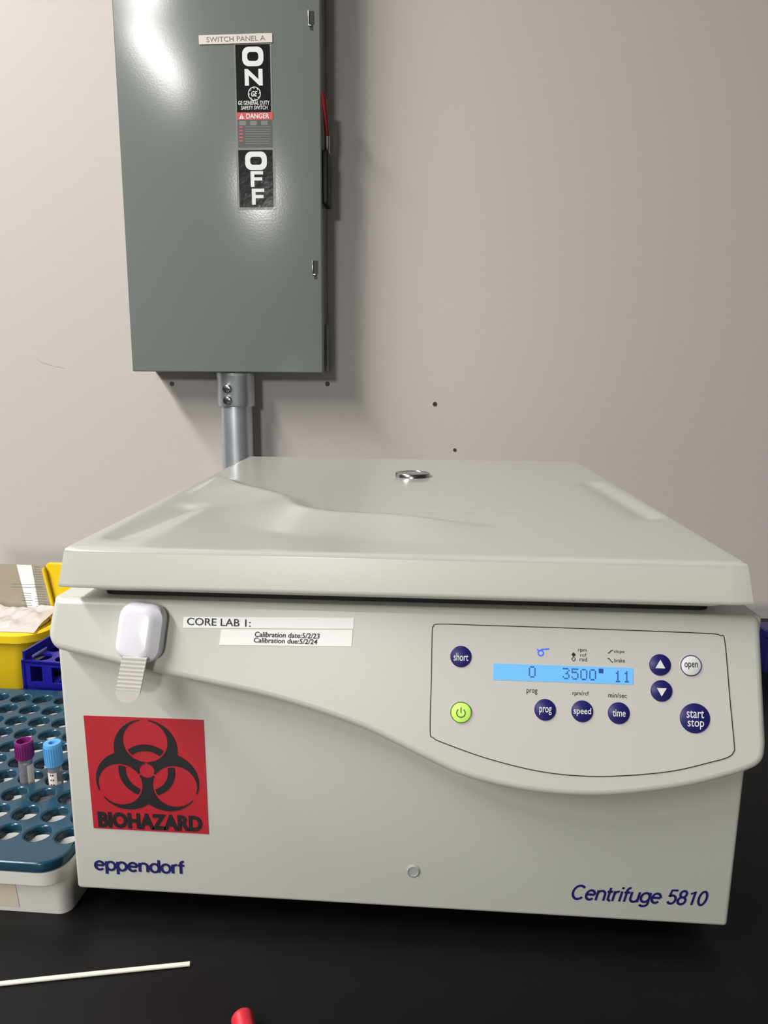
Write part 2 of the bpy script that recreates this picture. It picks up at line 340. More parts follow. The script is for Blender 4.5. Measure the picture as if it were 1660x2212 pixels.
for z0, z1 in ((0.984, 1.012), (0.606, 0.636)):
    b = MB(); xc = -0.1752 if z0 > 0.8 else -0.1722
    rect(b, xc - 0.0028, z0 + 0.008, xc + 0.0045, z1 - 0.001, 0.0005, 0, pp); rect(b, xc - 0.0022, z0, xc + 0.0028, z0 + 0.006, 0.0005, 0, pp)
    o = b.build('cover_latch', [M['black'], M['chrome']], t)
    b = MB(); box(b, xc - 0.0052, xc - 0.0032, z0 + 0.007, z1, 0.0003, 0.0018, 0.0007, 0, fn=pp); box(b, xc - 0.005, xc + 0.0015, z0 + 0.0055, z0 + 0.0085, 0.0003, 0.0018, 0.0005, 0, fn=pp)
    b.build('latch_clip', M['chrome'], o)
# operating handle on the right side
b = MB(); box(b, PX1 - 0.001, PX1 + 0.010, 0.728, 0.772, 0.728, 0.812, 0.003, fn=off(EL)); h = b.build('operating_handle', M['black'], t)
b = MB(); tube(b, [(PX1 + 0.005, 0.752, 0.80), (PX1 + 0.006, 0.746, 0.826), (PX1 + 0.007, 0.738, 0.838)], 0.0045, 10, fn=off(EL)); b.build('handle_shank', M['chrome'], h)
b = MB(); tube(b, [(PX1 + 0.007, 0.738, 0.836), (PX1 + 0.0065, 0.727, 0.858), (PX1 + 0.0045, 0.718, 0.885), (PX1 + 0.003, 0.715, 0.893)], 0.0042, 12, fn=off(EL)); b.build('handle_grip', M['handle_red'], h)
b = MB(); box(b, PX1 - 0.0045, PX1 + 0.0015, 0.765, 0.80, 0.452, 0.535, 0.001, fn=off(EL)); b.build('side_knockout', M['enclosure'], t)

# ------------------------------------------------------------------ conduit
CL = (-0.327, 0.765, 0.0)
t = thing('conduit', 'galvanised steel conduit pipe rising behind the centrifuge into the grey switch enclosure', 'pipe', CL)
b = MB(); lathe(b, [(0.0285, 0.0), (0.0285, 0.42)], 40); b.build('pipe', M['zinc'], t)
b = MB(); lathe(b, [(0.0300, 0.3905), (0.0325, 0.3905), (0.0333, 0.392), (0.0333, 0.442), (0.034, 0.443), (0.034, 0.4495)], 40)
cn = b.build('connector', M['zinc'], t)
for z in (0.4215, 0.4015):
    a = math.radians(-101); d = Vector((math.cos(a), math.sin(a), 0)); f = plane_fn(d*0.0330 + Vector((0, 0, z)), (-d.y, d.x, 0), (0, 0, 1))
    b = MB(); lathe(b, [(0.0080, 0), (0.0080, 0.003), (0.0068, 0.0058), (0.003, 0.0068)], 20, 0, f); box(b, -0.0062, 0.0062, -0.0009, 0.0009, 0.0055, 0.0072, 0, 1, fn=f)
    b.build('screw', [M['chrome'], M['black']], cn)

# ------------------------------------------------------------------ small things fixed in the wall
def wall_plug(name, x, z, r, label, cat, screw):
    t = thing(name, label, cat, (x, WY, z)); f = plane_fn((0, 0, 0), (1, 0, 0), (0, 0, 1))
    if screw:
        b = MB(); lathe(b, [(r, 0.0003), (r, 0.0012), (r*0.7, 0.0022), (r*0.2, 0.0025)], 16, 0, f); b.build('screw_head', M['gasket'], t)
        b = MB(); box(b, -r*0.6, r*0.6, -r*0.14, r*0.14, 0.002, 0.0028, 0, 0, fn=f); b.build('screw_slot', M['ink'], t)
    else:
        b = MB(); lathe(b, [(r, 0.0003), (r*0.92, 0.0008), (r*0.6, 0.0008), (r*0.5, 0.0004)], 16, 0, f); b.build('plug_collar', M['hole'], t)
        b = MB(); shape(b, [disc_pts(0, 0, r*0.52, 14)], m=0, fn=f, zoff=0.0007); b.build('plug_bore', M['ink'], t)
wall_plug('wall_screw', -0.461, 0.4285, 0.0042, 'small dark screw in the wall under the left corner of the switch enclosure', 'screw', True)
wall_plug('wall_screw', -0.166, 0.4310, 0.0042, 'small dark screw in the wall under the right corner of the switch enclosure', 'screw', True)
wall_plug('wall_plug', 0.0344, 0.396, 0.0042, 'upper of two small wall plugs above the centrifuge lid', 'wall plug', False)
wall_plug('wall_plug', 0.0735, 0.3115, 0.0034, 'lower of two small wall plugs, just above the back edge of the centrifuge lid', 'wall plug', False)

# ------------------------------------------------------------------ centrifuge
CT = (0, 0.28, 0)
cen = thing('centrifuge', 'large warm grey benchtop centrifuge with closed lid and blue keypad', 'centrifuge', CT)
BY = -0.018
# body
b = MB()
bm = bmesh.new(); bmesh.ops.create_cube(bm, size=1)
for v in bm.verts:
    x = 0.2648 if v.co.x > 0 else -0.2632
    z = 0.2775 if v.co.z > 0 else (0.0246 if v.co.x < 0 else 0.0200)
    v.co = Vector((x, BY if v.co.y < 0 else 0.585, z))
bmesh.ops.bevel(bm, geom=list(bm.edges), offset=0.0035, segments=4, profile=0.5, affect='EDGES')
vs, fs = bm_out(bm); bm.free(); b.add(vs, fs, 0, True, off(CT)); b.build('body', M['plastic'], cen)
for x in (-0.215, 0.224):
    for y in (0.040, 0.52):
        b = MB(); lathe(b, [(0.019, 0.0), (0.021, 0.002), (0.0205, 0.0270)], 28, 0, lambda a, c, w, x=x, y=y: (x + a - CT[0], y + c - CT[1], w - CT[2])); b.build('foot', M['rubber'], cen)
# sloping fascia with the wave-shaped lower edge
T = 0.25; S = math.sqrt(1 + T*T)
FP = chain(plane_fn((0, -0.022, 0.279), (1, 0, 0), (0, T/S, 1/S)), CT)
low = [(-0.2634, -0.0190), (-0.2642, -0.0262), (-0.2632, -0.0325), (-0.2595, -0.0380), (-0.2530, -0.0409), (-0.2300, -0.0455), (-0.2101, -0.0497), (-0.1854, -0.0544), (-0.1369, -0.0631), (-0.0967, -0.0704), (-0.0571, -0.0803), (-0.0244, -0.0905), (-0.0004, -0.1005), (0.0268, -0.1127), (0.0504, -0.1222), (0.0837, -0.1296), (0.1167, -0.1328), (0.1494, -0.1326), (0.1818, -0.1287), (0.2141, -0.1224), (0.2420, -0.1141), (0.2530, -0.1098), (0.2600, -0.1058), (0.2640, -0.0998), (0.2653, -0.0900)]
low = catmull(low, 5, False)
top = [(0.2618, -0.0055), (0.2606, -0.0022), (0.2578, -0.0003), (0.2540, 0.0), (-0.2540, 0.0), (-0.2578, -0.0003), (-0.2606, -0.0022), (-0.2616, -0.0050)]
b = MB(); shape(b, [low + top], 0.0195, 0.0055, 0, FP, res=5); b.build('fascia', M['plastic'], cen, 35)
# lid
LZ = 0.3205
contour = catmull([(-0.30, 0.40), (-0.2175, 0.284), (-0.187, 0.238), (-0.156, 0.208), (-0.123, 0.169), (-0.108, 0.135), (-0.094, 0.111), (-0.070, 0.0905), (-0.028, 0.080), (0.036, 0.0706), (0.12, 0.06), (0.30, 0.05)], 5, False)
def seg_d(px, py, a, c):
    dx, dy = c[0]-a[0], c[1]-a[1]; t = max(0, min(1, ((px-a[0])*dx + (py-a[1])*dy)/(dx*dx + dy*dy)))
    return math.hypot(px - a[0] - t*dx, py - a[1] - t*dy), dx*(py-a[1]) - dy*(px-a[0])
def sst(e0, e1, x): t = max(0, min(1, (x-e0)/(e1-e0))); return t*t*(3 - 2*t)
def lid_h(x, y):
    best = (9, 1)
    for a, c in zip(contour[:-1], contour[1:]):
        d = seg_d(x, y, a, c)
        if d[0] < best[0]: best = d
    s = best[0] if best[1] < 0 else -best[0]          # > 0 on the front-left side
    amp = 1 - sst(-0.01, 0.09, x)
    h = 0
    if s > 0: h += 0.0085*amp*(1 - min(1, s/0.07))**1.5
    else: h += 0.0085*amp*(1 - sst(0.0, 0.022, -s))
    for a, c, w, dp in (((-0.2185, 0.012), (-0.2080, 0.135), 0.016, 0.0040), ((0.2235, 0.335), (0.2300, 0.135), 0.015, 0.0042)):
        d = seg_d(x, y, a, c)[0]; h -= dp*math.exp(-(d/w)**2)
    for cx, cy in ((0.0245, 0.135), (0.0637, 0.1395), (0.101, 0.143)): h -= 0.0005*math.exp(-((x-cx)**2 + (y-cy)**2)/0.007**2)
    ed = min(y + 0.03, 0.57 - y, x + 0.242, 0.242 - x)
    return h*sst(0.0, 0.02, ed)
NX, NY = 110, 110
vs = []; fs = []
def lid_xy(u, v, ex=0.0, ey=0.0):
    y = -0.0300 + (0.572 + 0.0300)*v; xl = -0.2405 + (-0.2545 + 0.2405)*v; xr = 0.2405 + (0.2480 - 0.2405)*v
    return xl + (xr - xl)*u, y
for j in range(NY + 1):
    for i in range(NX + 1): x, y = lid_xy(i/NX, j/NY); vs.append((x, y, LZ + lid_h(x, y)))
idx = lambda i, j: j*(NX+1) + i
for j in range(NY):
    for i in range(NX): fs.append((idx(i, j), idx(i+1, j), idx(i+1, j+1), idx(i, j+1)))
loop = [idx(i, 0) for i in range(NX)] + [idx(NX, j) for j in range(NY)] + [idx(i, NY) for i in range(NX, 0, -1)] + [idx(0, j) for j in range(NY, 0, -1)]
nrm = []
L = len(loop)
for k in range(L):
    sd = k//NX if k < 4*NX else 3
    n = [Vector((0, -1)), Vector((1, 0)), Vector((0, 1)), Vector((-1, 0))][min(3, k//NX)]
    if k % NX == 0: n = (n + [Vector((0, -1)), Vector((1, 0)), Vector((0, 1)), Vector((-1, 0))][(k//NX - 1) % 4]).normalized()*1.12
    nrm.append(n)
base = [vs[i] for i in loop]
prev = loop
def ring(offset, dz, flat=None, ox=None):
    global prev, vs, fs
    o = len(vs)
    for p, n in zip(base, nrm):
        z = (LZ + dz) if flat is None else flat
        vs.append((p[0] + n.x*(offset if ox is None else ox), p[1] + n.y*offset, z))
    cur = [o + k for k in range(L)]
    for k in range(L): fs.append((prev[k], prev[(k+1) % L], cur[(k+1) % L], cur[k]))
    prev = cur
R_ = 0.0042
for k in range(1, 6):
    a = k/5*math.radians(78); ring(R_*math.sin(a), -R_*(1 - math.cos(a)))
n_top = len(fs); ring(0.0064, 0, 0.2938, 0.0102); ring(0.0068, 0, 0.2920, 0.0106); ring(0.0060, 0, 0.2908, 0.0098); ring(-0.012, 0, 0.2902, -0.008); 
fs.append(tuple(prev)[::-1])
b = MB(); b.add(vs, fs, 0, True, off(CT)); b.m[n_top:] = [1]*(len(fs) - n_top); b.build('lid', [M['lidtop'], M['plastic']], cen, 50)
b = MB(); loft(b, [(-0.2385, 0.2410, -0.0195, 0.565, 0.012, 0.2915), (-0.2370, 0.2395, -0.0165, 0.563, 0.012, 0.2835), (-0.2340, 0.2365, -0.0135, 0.560, 0.012, 0.2822)], fn=off(CT)); b.build('lid_rim', M['plastic'], cen)
b = MB(); loft(b, [(-0.229, 0.232, -0.0085, 0.556, 0.01, 0.277), (-0.229, 0.232, -0.0085, 0.556, 0.01, 0.2824)], fn=off(CT)); b.build('lid_seal', M['rubber'], cen)
b = MB(); lathe(b, [(0.0222, -0.002), (0.0222, 0.0038), (0.0212, 0.0050), (0.018, 0.0050), (0.0178, 0.0046), (0.004, 0.0046)], 48, 0, lambda a, c, w: (0.0031 + a - CT[0], 0.375 + c - CT[1], LZ + w - CT[2])); tag(b.build('viewing_port', M['chrome'], cen), 'small round metal-rimmed viewing port')
# keypad
b = MB()
mp = catmull([(0.0264, -0.0180), (0.0274, -0.0145), (0.0310, -0.0125), (0.06, -0.01245), (0.1288, -0.0127), (0.20, -0.0133), (0.2272, -0.0138), (0.2325, -0.0150), (0.2356, -0.0190), (0.2390, -0.06), (0.2418, -0.0910), (0.2414, -0.0965), (0.2375, -0.1003), (0.2269, -0.1039), (0.1947, -0.1123), (0.1493, -0.1172), (0.1099, -0.1160), (0.0702, -0.1084), (0.0366, -0.0981), (0.0286, -0.0945), (0.0262, -0.0890), (0.0264, -0.05)], 6)
shape(b, [mp], m=0, fn=FP, zoff=0.0003); ribbon(b, mp, 0.0006, 0.0005, 1, FP)
Z1 = 0.0006
text(b, 'prog', (0.0954, -0.0611, 0.1031, -0.0573), Z1, 1, FP); text(b, 'rpm/rcf', (0.1282, -0.0613, 0.1398, -0.0575), Z1, 1, FP); text(b, 'min/sec', (0.1536, -0.0613, 0.1667, -0.0578), Z1, 1, FP)
text(b, 'rpm', (0.1319, -0.0299, 0.1382, -0.0275), Z1, 1, FP); text(b, 'rcf', (0.1335, -0.0328, 0.1379, -0.0305), Z1, 1, FP); text(b, 'rad', (0.1330, -0.0361, 0.1383, -0.0334), Z1, 1, FP)
text(b, 'slope', (0.1575, -0.0301, 0.1649, -0.0272), Z1, 1, FP); text(b, 'brake', (0.1577, -0.0361, 0.1653, -0.0333), Z1, 1, FP)
b.add([(0.1288, -0.0333, Z1), (0.1304, -0.0316, Z1), (0.1288, -0.0299, Z1), (0.1272, -0.0316, Z1)], [(0, 1, 2, 3)], 1, False, FP)
ribbon(b, [(0.1288, -0.0364), (0.1302, -0.0348), (0.1288, -0.0331), (0.1274, -0.0348)], 0.0006, Z1, 1, FP)
ribbon(b, [(0.1531, -0.0297), (0.1541, -0.0296), (0.1555, -0.0279), (0.1568, -0.0276)], 0.0006, Z1, 1, FP, False); ribbon(b, [(0.1530, -0.0334), (0.1541, -0.0337), (0.1558, -0.0358), (0.1569, -0.0362)], 0.0006, Z1, 1, FP, False)
ribbon(b, disc_pts(0.1052, -0.0312, 0.0019, 20), 0.0009, Z1, 2, FP)
ribbon(b, [(0.1026, -0.0285), (0.1038, -0.0296)], 0.0009, Z1, 2, FP, False); ribbon(b, [(0.1050, -0.0290), (0.1066, -0.0285), (0.1112, -0.0279)], 0.0009, Z1, 2, FP, False)
kp = b.build('control_panel', [M['membrane'], M['ink'], M['led']], cen)
# display with dot matrix figures
G = {'0': ['01110', '10001', '10001', '10001', '10001', '10001', '01110'], '3': ['11110', '00001', '00010', '00110', '00001', '10001', '01110'],
     '5': ['11111', '10000', '11110', '00001', '00001', '10001', '01110'], '1': ['00100', '01100', '00100', '00100', '00100', '00100', '01110']}
b = MB(); rect(b, 0.0712, -0.0515, 0.1712, -0.0398, 0.0006, 0, FP)
def digit(ch, a0, b0, w, h):
    px, py = w/5, h/7
    for r_, row in enumerate(G[ch]):
        for c_, v in enumerate(row):
            if v == '1': rect(b, a0 + c_*px + px*0.06, b0 + h - (r_+1)*py + py*0.06, a0 + (c_+1)*px - px*0.06, b0 + h - r_*py - py*0.06, 0.0009, 1, FP)
digit('0', 0.0967, -0.0490, 0.0050, 0.0082)
for k, ch in enumerate('3500'): digit(ch, 0.1210 + k*0.0063, -0.0494 - 0.0001*k, 0.0050, 0.0082)
rect(b, 0.1467, -0.0443, 0.1500, -0.0409, 0.0009, 1, FP)
for k, ch in enumerate('11'): digit(ch, 0.1578 + k*0.0063, -0.0503, 0.0050, 0.0082)
tag(b.build('display', [M['lcd'], M['lcd_ink']], kp), 'backlit light blue display reading 0 3500 11')
def key(u, v, r, mats, ring_=False):
    b = MB(); lathe(b, [(r, 0.0002), (r, 0.0009), (r*0.93, 0.0012)], 36, 0, lambda a, c, w: FP(u + a, v + c, w))
    if ring_: ribbon(b, disc_pts(u, v, r, 40), 0.0006, 0.0014, 2, FP)
    return b
ZK = 0.0014
def txt_key(u, v, lines, ring_=False, mats=('navy', 'white_ink', 'ink'), r=0.0077):
    b = key(u, v, r, mats, ring_)
    for s, bx in lines: text(b, s, bx, ZK, 1, FP, bold=0.006)
    return b.build('push_button', [M[m] for m in mats], kp)
tag(txt_key(0.0476, -0.0355, [('short', (0.0424, -0.0385, 0.0530, -0.0330))]), 'navy round button marked short')
tag(txt_key(0.1088, -0.0717, [('prog', (0.1046, -0.0752, 0.1133, -0.0695))]), 'navy round button marked prog')
tag(txt_key(0.1352, -0.0718, [('speed', (0.1290, -0.0750, 0.1414, -0.0690))]), 'navy round button marked speed')
tag(txt_key(0.1611, -0.0722, [('time', (0.1566, -0.0745, 0.1657, -0.0695))]), 'navy round button marked time')
tag(txt_key(0.2116, -0.0367, [('open', (0.2070, -0.0395, 0.2163, -0.0345))], True, ('white_ink', 'ink', 'blue_ink'), 0.0072), 'white round button marked open')
tag(txt_key(0.2145, -0.0739, [('start', (0.2085, -0.0736, 0.2206, -0.0682)), ('stop', (0.2092, -0.0815, 0.2206, -0.0748))], r=0.0105), 'large navy round button marked start stop')
b = key(0.1901, -0.0370, 0.0076, None); b.add([(0.1866, -0.0393, ZK), (0.1936, -0.0393, ZK), (0.1901, -0.0332, ZK)], [(0, 1, 2)], 1, False, FP); tag(b.build('push_button', [M['navy'], M['white_ink']], kp), 'navy round button with white up arrow')
b = key(0.1911, -0.0554, 0.0076, None); b.add([(0.1876, -0.0533, ZK), (0.1946, -0.0533, ZK), (0.1911, -0.0592, ZK)], [(0, 1, 2)], 1, False, FP); tag(b.build('push_button', [M['navy'], M['white_ink']], kp), 'navy round button with white down arrow')
b = key(0.0483, -0.0755, 0.0074, None, True)
ribbon(b, [(0.0483 + 0.0031*math.sin(a), -0.0759 + 0.0031*math.cos(a)) for a in [0.65 + k*(2*PI - 1.3)/18 for k in range(19)]], 0.0008, ZK, 2, FP, False); rect(b, 0.0479, -0.0760, 0.0487, -0.0718, ZK, 2, FP)
tag(b.build('push_button', [M['green_key'], M['ink'], mat('green_dark_ink', srgb(70, 110, 30), 0.5, var=0.05)], kp), 'lit green power button')
# labels on the fascia
def strip(name, q, lines, label, rough=None):
    b = MB(); vs = [(a, c, 0.0004) for a, c in q] + [(a, c, -0.0005) for a, c in q]
    b.add(vs, [(0, 1, 2, 3), (4, 7, 6, 5), (0, 4, 5, 1), (1, 5, 6, 2), (2, 6, 7, 3), (3, 7, 4, 0)], 0, False, FP)
    for s, bx, bd in lines: text(b, s, bx, 0.0007, 1, FP, bold=bd, shear=0.12 if 'Cal' in s else 0.0)
    return tag(b.build(name, [M['tape'], M['ink']], cen), label)
strip('name_label', [(-0.1596, -0.0207), (-0.0316, -0.0178), (-0.0314, -0.0096), (-0.1595, -0.0126)], [('CORE LAB 1:', (-0.1567, -0.0185, -0.1085, -0.0130), 0.006)], 'white label strip reading CORE LAB 1')
strip('calibration_label', [(-0.1316, -0.0326), (-0.0326, -0.0306), (-0.0322, -0.0188), (-0.1304, -0.0211)], [('Calibration date:5/2/23', (-0.1051, -0.0257, -0.0566, -0.0219), 0.012), ('Calibration due:5/2/24', (-0.1057, -0.0299, -0.0582, -0.0262), 0.012)], 'white label with calibration dates')
# child-safety strap latch stuck on the fascia
la = math.radians(-5.5)
def LP(a, c, w): return FP(-0.1893 + a*math.cos(la) - c*math.sin(la), -0.0240 + a*math.sin(la) + c*math.cos(la), w)
b = MB()
def oct_(hx, hy, ch): return rrect(-hx, hx, -hy, hy, ch, 5)
loops = [(0.0166, 0.0212, 0.0105, 0.0), (0.0170, 0.0216, 0.0108, 0.003), (0.0170, 0.0216, 0.0108, 0.0075), (0.0162, 0.0207, 0.0102, 0.0098), (0.0140, 0.0186, 0.0088, 0.0128), (0.0118, 0.0165, 0.0072, 0.0141), (0.0100, 0.0150, 0.006, 0.0144)]
loft(b, [(-hx - 0.0008*(z > 0.011), hx - 0.0028*(z > 0.011), -hy, hy, ch, z) for hx, hy, ch, z in loops], fn=LP)
lt = b.build('strap_latch', M['latch'], cen, 30); tag(lt, 'white plastic safety latch stuck on the fascia')
b = MB()
sf = plane_fn((-0.1905, -0.0455, 0.2385), (1, 0, -0.03), (0.235, 0.03, 1))
sf2 = chain(sf, CT)
prof = []
n_r = 60
for k in range(n_r + 1):
    y = 0.004 - 0.036*k/n_r; w = 0.0092
    if y < -0.024: w = math.sqrt(max(1e-7, 0.0092**2 - max(0, (-0.0228 - y))**2)) if y > -0.0319 else 0.0004
    rib = 0.00035*(0.5 + 0.5*math.cos(2*PI*y/0.0032)) if y > -0.022 else 0.0
    prof.append((y, w, rib))
vs = []; fs = []
for y, w, rib in prof: vs += [(-w, y, 0.0), (w, y, 0.0), (w, y, 0.0018 + rib), (-w, y, 0.0018 + rib)]
for k in range(n_r):
    o = 4*k; q = 4*(k+1)
    fs += [(o, o+1, q+1, q), (o+1, o+2, q+2, q+1), (o+2, o+3, q+3, q+2), (o+3, o, q, q+3)]
fs += [(0, 3, 2, 1), (4*n_r, 4*n_r+1, 4*n_r+2, 4*n_r+3)]
b.add(vs, fs, 0, True, sf2); tag(b.build('strap', M['strap'], lt, 50), 'translucent ribbed plastic strap')
# biohazard sticker
BP = chain(plane_fn((0, BY, 0), (1, 0, 0), (0, 0, 1)), CT)
b = MB()
q = [(-0.2447, 0.0820), (-0.1497, 0.0813), (-0.1500, 0.1804), (-0.2461, 0.1805)]
vs = [(a, c, 0.0005) for a, c in q] + [(a, c, -0.001) for a, c in q]
b.add(vs, [(0, 1, 2, 3), (0, 4, 5, 1), (1, 5, 6, 2), (2, 6, 7, 3), (3, 7, 4, 0)], 0, False, BP)
bs = tag(b.build('biohazard_sticker', M['red'], cen), 'red square sticker with black biohazard symbol')
dirs = [(math.cos(math.radians(a)), math.sin(math.radians(a))) for a in (90, 210, 330)]
def bio(x, z):
    u, v = (x + 0.1976)/0.00171, (z - 0.1352)/0.00169
    r = math.hypot(u, v)
    lobes = min(math.hypot(u - 11*dx, v - 11*dy) - 15 for dx, dy in dirs)
    cut = min(math.hypot(u - 15*dx, v - 15*dy) - 10.55 for dx, dy in dirs)
    slit = 9.0
    for dx, dy in dirs:
        al = u*dx + v*dy; ac = abs(-u*dy + v*dx)
        slit = min(slit, max(ac - 0.45, -al, al - 7)); slit = min(slit, max(ac - 1.9, 18 - al))
    blk = max(lobes, -cut, -(r - 3.6), -slit)
    rg = max(r - 13.4, 10.1 - r, cut + 0.9)
    return min(blk, rg)
b = MB(); marching(b, bio, -0.2455, -0.1510, 0.0985, 0.1800, 190, 164, 0.0009, 0, BP); b.build('biohazard_symbol', M['ink'], bs)
b = MB(); text(b, 'BIOHAZARD', (-0.2404, 0.0832, -0.1545, 0.0975), 0.0009, 0, BP, bold=0.05); b.build('lettering', M['ink'], bs)
b = MB(); pen_text(b, 'eppendorf', (-0.2468, 0.0405, -0.1711, 0.0560), 0.0004, 0.17, 0, BP); tag(b.build('brand_lettering', M['blue_ink'], cen), 'dark blue lower-case brand lettering')
b = MB(); pen_text(b, 'Centrifuge 5810', (0.1415, 0.0345, 0.2471, 0.0520), 0.0004, 0.15, 0, BP, shear=0.22); tag(b.build('model_lettering', M['blue_ink'], cen), 'dark blue slanted lettering reading Centrifuge 5810')
b = MB(); lathe(b, [(0.0056, -0.001), (0.0056, 0.0004), (0.0042, 0.0012), (0.0040, 0.0006), (0.001, 0.0006)], 28, 0, lambda a, c, w: BP(0.0157 + a, 0.0567 + c, w)); b.build('emergency_release_plug', mat('grey_plug', srgb(168, 168, 164), 0.4, var=0.05), cen)

# ------------------------------------------------------------------ tube rack left of the centrifuge
TL = (-0.2695, -0.0305, 0.0)
rack = thing('tube_rack', 'white plastic tub with perforated teal top plate beside the centrifuge', 'tube rack', TL)
rack.rotation_euler = (0, 0, math.radians(-1.05))
W, D = 0.285, 0.3125
b = MB()
loft(b, [(-W + 0.006, -0.002, 0.012, D - 0.006, 0.010, 0.0), (-W + 0.003, -0.0008, 0.0085, D - 0.003, 0.012, 0.030), (-W + 0.003, -0.0008, 0.0085, D - 0.003, 0.012, 0.0315), (-W, 0.0, 0.0025, D, 0.020, 0.0335), (-W, 0.0, 0.0020, D, 0.021, 0.0445), (-W + 0.002, -0.002, 0.004, D - 0.002, 0.02, 0.0455), (-W + 0.006, -0.006, 0.010, D - 0.006, 0.016, 0.0445), (-W + 0.009, -0.007, 0.016, D - 0.009, 0.012, 0.006)])
b.build('tub', M['tub'], rack, 35)
b = MB()
holes = []
for r_ in range(10):
    for c_ in range(10): holes.append((-0.0125 - 0.0275*c_, 0.0385 + 0.0275*r_))
shape(b, [rrect(-W + 0.0008, -0.0008, 0.0012, D - 0.001, 0.021, 8)] + [disc_pts(x, y, 0.0106, 24)[::-1] for x, y in holes], 0.0028, 0.0020, 0, None, res=2, zoff=0.0550)
b.build('perforated_plate', M['teal'], rack, 50)
b = MB(); shape(b, [rrect(-W + 0.011, -0.009, 0.019, D - 0.011, 0.010, 4)] + [disc_pts(x, y, 0.0070, 16)[::-1] for x, y in holes], 0.0008, 0, 0, None, zoff=0.0305); b.build('lower_plate', M['insert'], rack)
for xa, xb, za, zb in ((-W + 0.02, -0.0445, 0.005, 0.0285), (-W + 0.05, -0.0600, 0.0350, 0.0435)):
    b = MB(); g = (lambda z: 0.0120 - 0.00350*z/0.030 - 0.0003) if za < 0.03 else (lambda z: 0.0019)
    b.add([(xa, g(za), za), (xb, g(za), za), (xb, g(zb), zb), (xa, g(zb), zb)], [(0, 1, 2, 3)]); b.build('tape_strip', M['tub_tape'], rack)

# ------------------------------------------------------------------ two sample tubes standing in the rack
def sample_tube(name, x, y, cap_m, label, z0, z1, r, lean, recess):
    t = thing(name, label, 'test tube', (x, y, 0.0062)); t.rotation_euler = (0, lean, 0); zb = 0.0062
    b = MB(); lathe(b, [(0.001, 0.0), (0.004, 0.0006), (0.0059, 0.004), (0.0064, 0.008), (0.0064, z0 + 0.006 - zb), (0.0054, z0 + 0.006 - zb), (0.0054, 0.009), (0.0045, 0.004), (0.001, 0.0022)], 28); b.build('tube_body', M['glass'], t)
    b = MB(); pr = [(r - 0.0022, z0 - zb), (r - 0.0003, z0 - zb), (r, z0 + 0.001 - zb), (r*0.97, z1 - 0.001 - zb), (r*0.95, z1 - zb), (r*recess, z1 - zb), (r*recess - 0.0006, z1 - 0.005 - zb), (0.001, z1 - 0.005 - zb)]
    lathe(b, pr, 40)
    for k in range(24):
        a = 2*PI*k/24; box(b, r*0.96, r*1.03, -0.0004, 0.0004, z0 + 0.002 - zb, z1 - 0.003 - zb, 0, fn=lambda p, q_, w, a=a: (p*math.cos(a) - q_*math.sin(a), p*math.sin(a) + q_*math.cos(a), w))
    b.build('cap', M[cap_m], t)
    return t
t1 = sample_tube('sample_tube', -0.3640, 0.0885, 'purple_cap', 'sample tube with purple cap standing in the teal rack', 0.0785, 0.0960, 0.0083, 0.0, 0.80)
def wrap(t, r, z0, z1, a0, a1, m, name):
    b = MB(); n = 16; vs = []; fs = []
    for k in range(n + 1):
        a = a0 + (a1-a0)*k/n; vs += [(r*math.cos(a), r*math.sin(a), z0), (r*math.cos(a), r*math.sin(a), z1)]
    for k in range(n): fs.append((2*k, 2*k+2, 2*k+3, 2*k+1))
    b.add(vs, fs, 0, True); return b
b = wrap(t1, 0.0066, 0.030, 0.066, -0.9, 0.5, 'paper', 'tube_label'); b.build('tube_label', M['paper'], t1)
t2 = sample_tube('sample_tube', -0.3335, 0.0885, 'blue_cap', 'sample tube with light blue cap standing in the teal rack', 0.0725, 0.0952, 0.0082, -0.025, 0.42)
b = wrap(t2, 0.0066, 0.028, 0.0600, -2.5, -0.9, 'paper', 'tube_label')
for k in range(4):
    for j in range(2):
        a = -1.85 + j*0.35
        b.add([(0.00672*math.cos(a), 0.00672*math.sin(a), 0.042 + k*0.005), (0.00672*math.cos(a+0.2), 0.00672*math.sin(a+0.2), 0.042 + k*0.005), (0.00672*math.cos(a+0.2), 0.00672*math.sin(a+0.2), 0.0438 + k*0.005), (0.00672*math.cos(a), 0.00672*math.sin(a), 0.0438 + k*0.005)], [(0, 1, 2, 3)], 1)
b.build('tube_label', [M['paper'], M['purple_cap']], t2)

# ------------------------------------------------------------------ blue rack behind
RL = (-0.4985, 0.3135, 0.0)
br = thing('tube_rack', 'blue plastic rack with square windows standing behind the teal rack', 'tube rack', RL); br.rotation_euler = (0, 0, math.radians(-5))
def plate_win(x0, x1, z0, z1, wins): return [[(x0, z0), (x1, z0), (x1, z1), (x0, z1)]] + [[(a, c), (a, d), (e, d), (e, c)] for a, c, e, d in wins]
fy = lambda y: (lambda a, c, w: (a, y - w, c))
b = MB(); shape(b, plate_win(0.0, 0.19, 0.0, 0.081, [(0.012 + k*0.0300, 0.012, 0.012 + k*0.0300 + 0.0165, 0.032) for k in range(6)] + [(0.012 + k*0.0300, 0.052, 0.012 + k*0.0300 + 0.0165, 0.0735) for k in range(6)]), 0.0015, 0, 0, fy(0.0)); b.build('front_panel', M['blue'], br)
b = MB(); shape(b, plate_win(0.0, 0.19, 0.0, 0.081, [(0.012 + k*0.0300, 0.052, 0.012 + k*0.0300 + 0.0165, 0.0735) for k in range(6)]), 0.0015, 0, 0, fy(0.065)); b.build('back_panel', M['blue'], br)
fx = lambda x: (lambda a, c, w: (x - w, a, c))
